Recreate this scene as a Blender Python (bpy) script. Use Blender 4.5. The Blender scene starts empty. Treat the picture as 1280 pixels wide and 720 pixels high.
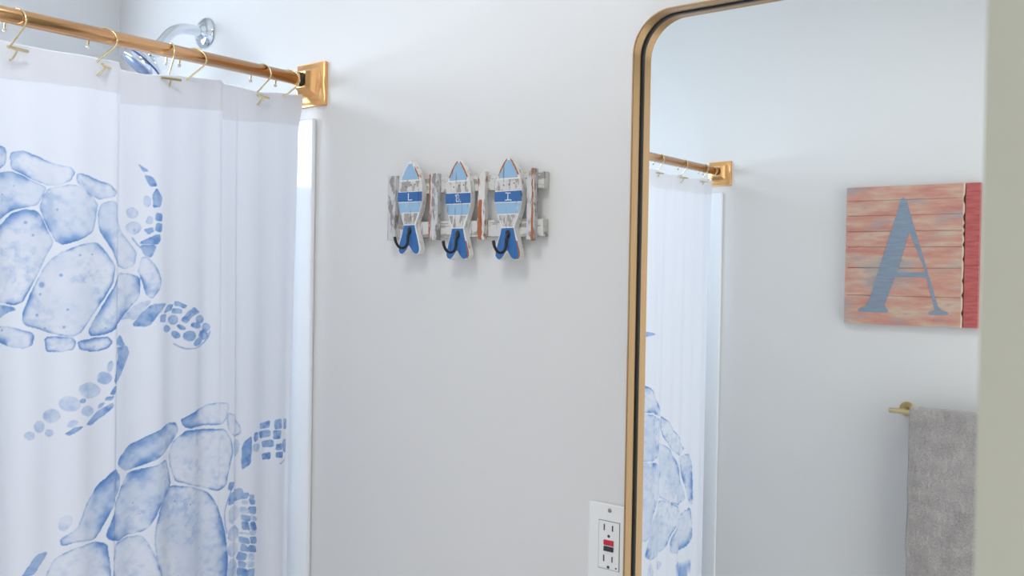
import bpy, bmesh, math, random
import numpy as np
from mathutils import Vector, Matrix
random.seed(7)
C = bpy.context.scene.collection
sc = bpy.context.scene
# ------------------------------------------------------------------ camera
def axes(yaw, pitch, roll):
    y, p, r = map(math.radians, (yaw, pitch, roll))
    fwd = Vector((-math.sin(y)*math.cos(p), math.cos(y)*math.cos(p), math.sin(p)))
    right = Vector((math.cos(y), math.sin(y), 0)); up = right.cross(fwd)
    return right*math.cos(r)+up*math.sin(r), -right*math.sin(r)+up*math.cos(r), fwd
rt, up, fw = axes(38.088, -0.8567, 0.9728)
cd = bpy.data.cameras.new('camera'); cam = bpy.data.objects.new('camera', cd); C.objects.link(cam)
cd.sensor_width = 36; cd.lens = 36*1160.58/1280; cd.clip_start = .02
cam.matrix_world = Matrix(((rt.x, up.x, -fw.x, 0), (rt.y, up.y, -fw.y, -1.1), (rt.z, up.z, -fw.z, 1.5), (0, 0, 0, 1)))
cd.dof.use_dof = True; cd.dof.focus_distance = 1.45; cd.dof.aperture_fstop = 13
sc.camera = cam
# ------------------------------------------------------------------ light and exposure
WORLD = (0.97, 0.99, 1.0, 1.7)
WINDOW = (0.72, 0.85, 1.0, 8.8)
CEIL_FILL = (1.0, 0.99, 0.97, 3.7)
HALL_FILL = (1.0, 0.99, 0.96, 14.0)
w = bpy.data.worlds.new('sky'); sc.world = w; w.use_nodes = True
bg = w.node_tree.nodes['Background']; bg.inputs[0].default_value = (*WORLD[:3], 1); bg.inputs[1].default_value = WORLD[3]
ld = bpy.data.lights.new('ceiling_fill', 'AREA'); ld.shape = 'DISK'; ld.size = .3; ld.energy = CEIL_FILL[3]; ld.color = CEIL_FILL[:3]  # unseen fill added under the ceiling to brighten the room, no fixture
lo = bpy.data.objects.new('ceiling_fill', ld); lo.location = (-.75, -.75, 2.42); C.objects.link(lo)
ld = bpy.data.lights.new('hall_fill', 'AREA'); ld.shape = 'RECTANGLE'; ld.size = 1.0; ld.size_y = 1.6; ld.energy = HALL_FILL[3]; ld.color = HALL_FILL[:3]  # added fill in the unseen hall, lifts the lower walls and curtain
lo = bpy.data.objects.new('hall_fill', ld); lo.location = (1.9, -1.05, 1.15); lo.rotation_euler = (0, math.radians(90), 0); C.objects.link(lo)
sc.view_settings.view_transform = 'Standard'; sc.view_settings.look = 'None'
sc.view_settings.exposure = 0.27; sc.view_settings.gamma = 1.0; sc.view_settings.use_curve_mapping = False
# ------------------------------------------------------------------ helpers
def srgb(r, g, b):
    f = lambda c: (c/255/12.92) if c/255 <= .04045 else ((c/255+.055)/1.055)**2.4
    return (f(r), f(g), f(b), 1)
def mat(name, col=(200, 200, 200), rough=.5, metal=0, **k):
    m = bpy.data.materials.new(name); m.use_nodes = True
    b = m.node_tree.nodes['Principled BSDF']
    b.inputs['Base Color'].default_value = srgb(*col); b.inputs['Roughness'].default_value = rough; b.inputs['Metallic'].default_value = metal
    for n, v in k.items(): b.inputs[n.replace('_', ' ')].default_value = v
    return m
def N(m, t, **k):
    n = m.node_tree.nodes.new(t)
    for a, v in k.items(): setattr(n, a, v)
    return n
def Lk(m, a, b): m.node_tree.links.new(a, b)
def PB(m): return m.node_tree.nodes['Principled BSDF']
def coords(m, scale=(1, 1, 1)):
    t = N(m, 'ShaderNodeTexCoord'); mp = N(m, 'ShaderNodeMapping'); mp.inputs['Scale'].default_value = scale
    Lk(m, t.outputs['Object'], mp.inputs['Vector']); return mp.outputs[0]
def noise(m, vec, scale, detail=3, rough=.5):
    n = N(m, 'ShaderNodeTexNoise'); n.inputs['Scale'].default_value = scale; n.inputs['Detail'].default_value = detail; n.inputs['Roughness'].default_value = rough
    Lk(m, vec, n.inputs['Vector']); return n.outputs[0]
def ramp(m, fac, stops):
    r = N(m, 'ShaderNodeValToRGB'); e = r.color_ramp.elements
    while len(e) < len(stops): e.new(.5)
    for i, (p, c) in enumerate(stops):
        e[i].position = p; e[i].color = srgb(*c)
    Lk(m, fac, r.inputs[0]); return r.outputs[0]
def mix(m, fac, a, b):
    x = N(m, 'ShaderNodeMix', data_type='RGBA')
    for s, v in ((x.inputs[0], fac), (x.inputs[6], a), (x.inputs[7], b)):
        if isinstance(v, tuple): s.default_value = v
        elif isinstance(v, (int, float)): s.default_value = v
        else: Lk(m, v, s)
    return x.outputs[2]
def bump(m, h, strength, dist=.001):
    b = N(m, 'ShaderNodeBump'); b.inputs['Strength'].default_value = strength; b.inputs['Distance'].default_value = dist
    Lk(m, h, b.inputs['Height']); Lk(m, b.outputs[0], PB(m).inputs['Normal'])
def obj(name, bm, m, parent=None, smooth=False, bevel=0, segs=2):
    me = bpy.data.meshes.new(name)
    bmesh.ops.recalc_face_normals(bm, faces=bm.faces)
    bm.to_mesh(me); bm.free()
    for p in me.polygons: p.use_smooth = smooth
    o = bpy.data.objects.new(name, me); C.objects.link(o); me.materials.append(m)
    if parent is not None: o.parent = parent
    if bevel:
        md = o.modifiers.new('bevel', 'BEVEL'); md.width = bevel; md.segments = segs; md.limit_method = 'ANGLE'; md.angle_limit = math.radians(35)
    return o
def empty(name, loc=(0, 0, 0)):
    o = bpy.data.objects.new(name, None); o.empty_display_size = .02; C.objects.link(o); o.location = loc; return o
def tag(o, label, cat, group=None):
    o['label'] = label; o['category'] = cat
    if group: o['group'] = group
    return o
def struct(o): o['kind'] = 'structure'; return o
def box(bm, a, b):
    r = bmesh.ops.create_cube(bm, size=1)
    for v in r['verts']: v.co = Vector([a[i]+(v.co[i]+.5)*(b[i]-a[i]) for i in range(3)])
    return r['verts']
def one_box(name, a, b, m, parent=None, bevel=0, smooth=False):
    bm = bmesh.new(); box(bm, a, b); return obj(name, bm, m, parent, smooth, bevel)
def prism(bm, pts, y0, y1):
    """outline (x, z) extruded from y0 to y1"""
    A = [bm.verts.new((x, y0, z)) for x, z in pts]; B = [bm.verts.new((x, y1, z)) for x, z in pts]
    bm.faces.new(A); bm.faces.new(B[::-1]); n = len(pts)
    for i in range(n): bm.faces.new((A[i], B[i], B[(i+1) % n], A[(i+1) % n]))
def tube(bm, pts, r, n=12, cap=True):
    pts = [Vector(p) for p in pts]; rs = r if isinstance(r, (list, tuple)) else [r]*len(pts)
    rings = []; ref = None
    for i, p in enumerate(pts):
        d = (pts[min(i+1, len(pts)-1)]-pts[max(i-1, 0)]).normalized()
        if ref is None: ref = d.orthogonal().normalized()
        ref = (ref-d*ref.dot(d)).normalized(); s = d.cross(ref)
        rings.append([bm.verts.new(p+(ref*math.cos(2*math.pi*k/n)+s*math.sin(2*math.pi*k/n))*rs[i]) for k in range(n)])
    for a, b in zip(rings, rings[1:]):
        for k in range(n): bm.faces.new((a[k], a[(k+1) % n], b[(k+1) % n], b[k]))
    if cap: bm.faces.new(rings[0][::-1]); bm.faces.new(rings[-1])
def lathe(bm, prof, o, ax, n=40):
    """prof: (distance along ax, radius)"""
    o = Vector(o); ax = Vector(ax).normalized(); u = ax.orthogonal().normalized(); v = ax.cross(u); rings = []
    for t, r in prof: rings.append([bm.verts.new(o+ax*t+(u*math.cos(2*math.pi*k/n)+v*math.sin(2*math.pi*k/n))*max(r, 1e-5)) for k in range(n)])
    for a, b in zip(rings, rings[1:]):
        for k in range(n): bm.faces.new((a[k], a[(k+1) % n], b[(k+1) % n], b[k]))
    bm.faces.new(rings[0][::-1]); bm.faces.new(rings[-1])
def ball(bm, c, r, seg=16):
    x = bmesh.ops.create_uvsphere(bm, u_segments=seg, v_segments=seg//2, radius=r)
    for v in x['verts']: v.co += Vector(c)
def smoothpath(pts, k=6):
    out = []; P = [Vector(p) for p in pts]; P = [P[0]*2-P[1]]+P+[P[-1]*2-P[-2]]
    for i in range(1, len(P)-2):
        for j in range(k):
            t = j/k; a, b, c, d = P[i-1:i+3]
            out.append(.5*((2*b)+(c-a)*t+(2*a-5*b+4*c-d)*t*t+(3*b-a-3*c+d)*t**3))
    out.append(P[-2]); return out
# ------------------------------------------------------------------ materials
wallm = mat('wall_paint', (226, 225, 224), .5)
v = coords(wallm); bump(wallm, noise(wallm, v, 260, 3), .12, .0008)
shadewallm = mat('shaded_wall_paint', (157, 157, 144), .55)  # wall paint darkened so the doorway end reads as shaded
ceilm = mat('ceiling_paint', (235, 235, 232), .8)
floorm = mat('floor_tile', (228, 226, 222), .4)
v = coords(floorm, (1, 1, 1)); br = N(floorm, 'ShaderNodeTexBrick'); br.inputs['Scale'].default_value = 3.3
br.inputs['Color1'].default_value = srgb(232, 230, 226); br.inputs['Color2'].default_value = srgb(226, 224, 220); br.inputs['Mortar'].default_value = srgb(165, 162, 158)
br.inputs['Mortar Size'].default_value = .01; br.offset = 0; br.inputs['Brick Width'].default_value = 1; br.inputs['Row Height'].default_value = 1
Lk(floorm, v, br.inputs[0]); Lk(floorm, br.outputs[0], PB(floorm).inputs['Base Color'])
acryl = mat('white_acrylic', (238, 241, 245), .05)
trimw = mat('white_trim_paint', (236, 236, 232), .4)
def brushed(name, c1, c2, rough, axis):
    m = mat(name, c1, rough, 1); s = [220, 220, 220]; s[axis] = 4
    n = noise(m, coords(m, tuple(s)), 3, 4); Lk(m, ramp(m, n, [(.3, c1), (.7, c2)]), PB(m).inputs['Base Color'])
    bump(m, n, .06, .0003); return m
rodm = brushed('brushed_copper_gold', (218, 168, 122), (230, 180, 134), .22, 1)
flangem = mat('satin_copper_gold', (248, 192, 130), .3, 1)
hookm = mat('pale_gold_wire', (228, 214, 170), .22, 1)
beadm = mat('white_metal_bead', (235, 232, 222), .2, .6)
darkm = mat('black_rubber', (38, 36, 34), .5)
framem = brushed('brushed_bronze_gold', (188, 152, 110), (200, 165, 122), .33, 2)
gapm = mat('dark_channel', (48, 50, 52), .4)
glassm = mat('mirror_silver', (240, 243, 243), 0.0, 1)
chrome = mat('chrome', (225, 230, 236), .06, 1)
nozz = mat('nozzle_grey', (150, 170, 205), .25, .5)
brass = mat('satin_brass', (206, 188, 140), .28, 1)
plasticw = mat('white_plastic', (240, 240, 240), .3)
slotm = mat('slot_dark', (70, 66, 60), .6)
redm = mat('red_button_plastic', (200, 30, 60), .35)
blackb = mat('black_button_plastic', (40, 45, 52), .35)
iron = mat('dark_iron', (62, 58, 56), .45, .5)
# ------------------------------------------------------------------ setting
XF, XR, YB, H = -1.9944, -.06, -1.69, 2.44
CX = -1.3376
def wall(name, a, b): return struct(one_box(name, a, b, wallm))
wall('wall_back', (XF-.12, 0, 0), (XR+.13, .12, H))
wall('wall_front', (XF-.12, YB-.12, 0), (XR+.13, YB, H))
WY0, WY1, WZ0, WZ1 = -1.405, -.275, 1.70, 2.07
bm = bmesh.new()
box(bm, (XF-.12, YB, 0), (XF, 0, WZ0)); box(bm, (XF-.12, YB, WZ1), (XF, 0, H))
box(bm, (XF-.12, YB, WZ0), (XF, WY0, WZ1)); box(bm, (XF-.12, WY1, WZ0), (XF, 0, WZ1))
struct(obj('wall_left', bm, wallm))
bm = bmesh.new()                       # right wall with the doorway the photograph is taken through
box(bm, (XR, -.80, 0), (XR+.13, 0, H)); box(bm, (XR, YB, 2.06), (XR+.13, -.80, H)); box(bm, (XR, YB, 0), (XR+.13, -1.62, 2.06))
struct(obj('wall_right', bm, shadewallm))
struct(one_box('floor', (XF-.12, YB-.12, -.1), (XR+.13, .12, 0), floorm))
struct(one_box('ceiling', (XF-.12, YB-.12, H), (XR+.13, .12, H+.1), ceilm))
# shower window
pane = bpy.data.materials.new('daylit_frosted_glass'); pane.use_nodes = True
nt = pane.node_tree; nt.nodes.clear(); e = nt.nodes.new('ShaderNodeEmission'); o_ = nt.nodes.new('ShaderNodeOutputMaterial'); nt.links.new(e.outputs[0], o_.inputs[0])
e.inputs[0].default_value = (*WINDOW[:3], 1); e.inputs[1].default_value = WINDOW[3]
win = struct(one_box('window_1', (XF-.085, WY0, WZ0), (XF-.075, WY1, WZ1), pane))
bm = bmesh.new(); t = .03
box(bm, (XF-.10, WY0, WZ0), (XF-.03, WY1, WZ0+t)); box(bm, (XF-.10, WY0, WZ1-t), (XF-.03, WY1, WZ1))
box(bm, (XF-.10, WY0, WZ0+t), (XF-.03, WY0+t, WZ1-t)); box(bm, (XF-.10, WY1-t, WZ0+t), (XF-.03, WY1, WZ1-t))
obj('window_frame', bm, trimw, win)
# tub surround panels on the two end walls (their front edges show beside the curtain)
def surround(name, y0, s):
    bm = bmesh.new()
    box(bm, (XF+.001, y0+s*.0005, .40), (-1.3143, y0+s*.009, 1.7745))
    o = obj(name, bm, acryl, None, False, .0035, 4); return o
a = surround('shower_surround_panel', 0, -1); tag(a, 'glossy white shower panel edge below the nearer rod flange, left of the fish rack', 'shower panel')
a = surround('shower_surround_panel', YB, 1); tag(a, 'white shower surround panel edge seen in the mirror, on the wall with the letter sign', 'shower panel')
# ------------------------------------------------------------------ shower rod
RX, RZ = -1.3256, 1.8403
rod = tag(empty('shower_rod', (RX, -.84, RZ)), 'brushed copper-gold tension rod carrying the turtle shower curtain', 'shower rod')
def L_(o): return o                      # parts carry world coordinates minus the rod's base
def rel(bm, base):
    for v in bm.verts: v.co -= Vector(base)
    return bm
rb = (RX, -.84, RZ)
bm = bmesh.new(); lathe(bm, [(0, .0108), (.80, .0108)], (RX, -.0436, RZ), (0, -1, 0), 48); obj('inner_tube', rel(bm, rb), rodm, rod, True)
bm = bmesh.new(); lathe(bm, [(0, .0108), (.002, .0127), (.846, .0127)], (RX, -.80, RZ), (0, -1, 0), 48); obj('outer_tube', rel(bm, rb), rodm, rod, True)
def flange(y0, s):
    prof = [(0, .0385), (.0060, .0385), (.0062, .0368), (.0078, .0355), (.0100, .0305), (.0125, .0262), (.0155, .0224), (.0195, .0188), (.0240, .0160), (.030, .0140)]
    bm = bmesh.new(); rings = []
    for d, h in prof:
        pts = []
        for cx, cz in ((1, 1), (-1, 1), (-1, -1), (1, -1)):
            pts.append(bm.verts.new((RX+cx*h, y0+s*d, RZ-.0068*(1-d/.030)+cz*h)))
        rings.append(pts)
    for a, b in zip(rings, rings[1:]):
        for k in range(4): bm.faces.new((a[k], a[(k+1) % 4], b[(k+1) % 4], b[k]))
    bm.faces.new(rings[0]); bm.faces.new(rings[-1])
    obj('flange', rel(bm, rb), flangem, rod, True).modifiers.new('e', 'EDGE_SPLIT').split_angle = math.radians(42)
    bm = bmesh.new(); lathe(bm, [(.0295, .0118), (.031, .0126), (.0345, .0126), (.036, .0118)], (RX, y0, RZ), (0, s, 0), 32); obj('rubber_ring', rel(bm, rb), darkm, rod, True)
    bm = bmesh.new(); lathe(bm, [(.036, .0110), (.0385, .0110), (.039, .0122), (.043, .0122), (.0435, .0108)], (RX, y0, RZ), (0, s, 0), 32); obj('neck', rel(bm, rb), flangem, rod, True)
flange(-.0005, -1); flange(YB+.0005, 1)
# ------------------------------------------------------------------ curtain hooks
GR = 'gold curtain hooks on the shower rod'
def hook(y, alpha, front, label, swing=0):
    h = tag(empty('curtain_hook', (RX, y, RZ-(.0026 if y > -.8 else .0007))), label, 'curtain hook', GR)
    h.rotation_euler = (0, 0, math.radians(alpha))
    p = [(-.0265, -.0110), (-.0245, -.001), (-.0175, .0095), (-.0075, .0150), (.003, .0140), (.012, .0075), (.0160, -.003), (.0125, -.012)]
    p = smoothpath([(a, 0, b) for a, b in p], 6)
    e1 = (-.0170, 0, -.0370)
    p += [Vector((.0125, 0, -.012)).lerp(Vector(e1), k/4) for k in range(1, 5)]
    if front: p += smoothpath([e1, (-.0205, 0, -.047), (-.0180, 0, -.0535), (-.0120, 0, -.0540), (-.0050, 0, -.0480), (.0005, 0, -.0410)], 4)[1:]
    else: p += smoothpath([e1, (-.0210, 0, -.047), (-.0250, 0, -.0535), (-.0310, 0, -.0520), (-.0350, 0, -.0450)], 4)[1:]
    bm = bmesh.new(); tube(bm, p, .0014, 10); obj('wire', bm, hookm, h, True)
    bm = bmesh.new(); ball(bm, (-.0265, 0, -.0125), .0028); obj('bead', bm, beadm, h, True)
    e = p[-1]; bm = bmesh.new(); tube(bm, [(e.x, -.0155, e.z), (e.x, .0155, e.z)], .0022, 14); obj('cross_bar', bm, hookm, h, True).modifiers.new('e', 'EDGE_SPLIT')
    bm = bmesh.new(); ball(bm, (.0160, 0, -.003), .0021, 12); obj('roller', bm, hookm, h, True)
    return h
hook(-.516, 14, True, 'leftmost gold curtain hook on the rod, tilted cross bar on the curtain top')
hook(-.390, 40, True, 'open gold curtain hook left of the chrome shower head, cross bar on the curtain')
hook(-.284, -16, True, 'upright gold curtain hook hanging straight down just right of the chrome shower head')
hook(-.240, 42, False, 'gold curtain hook just right of the upright one, lower end hidden behind the curtain')
hook(-.110, 16, True, 'gold curtain hook with cross bar on the curtain, second from the nearer rod flange')
hook(-.052, 40, False, 'gold curtain hook right against the nearer rod flange, lower end behind the curtain')
hook(-1.292, 14, True, 'gold curtain hook in the mirror, beside the bronze mirror frame')
hook(-1.440, 20, True, 'gold curtain hook in the mirror, middle of the reflected rod')
hook(-1.575, 20, True, 'gold curtain hook in the mirror, next to the last before the reflected flange')
hook(-1.625, -20, False, 'gold curtain hook in the mirror, closest to the reflected rod flange')
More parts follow.
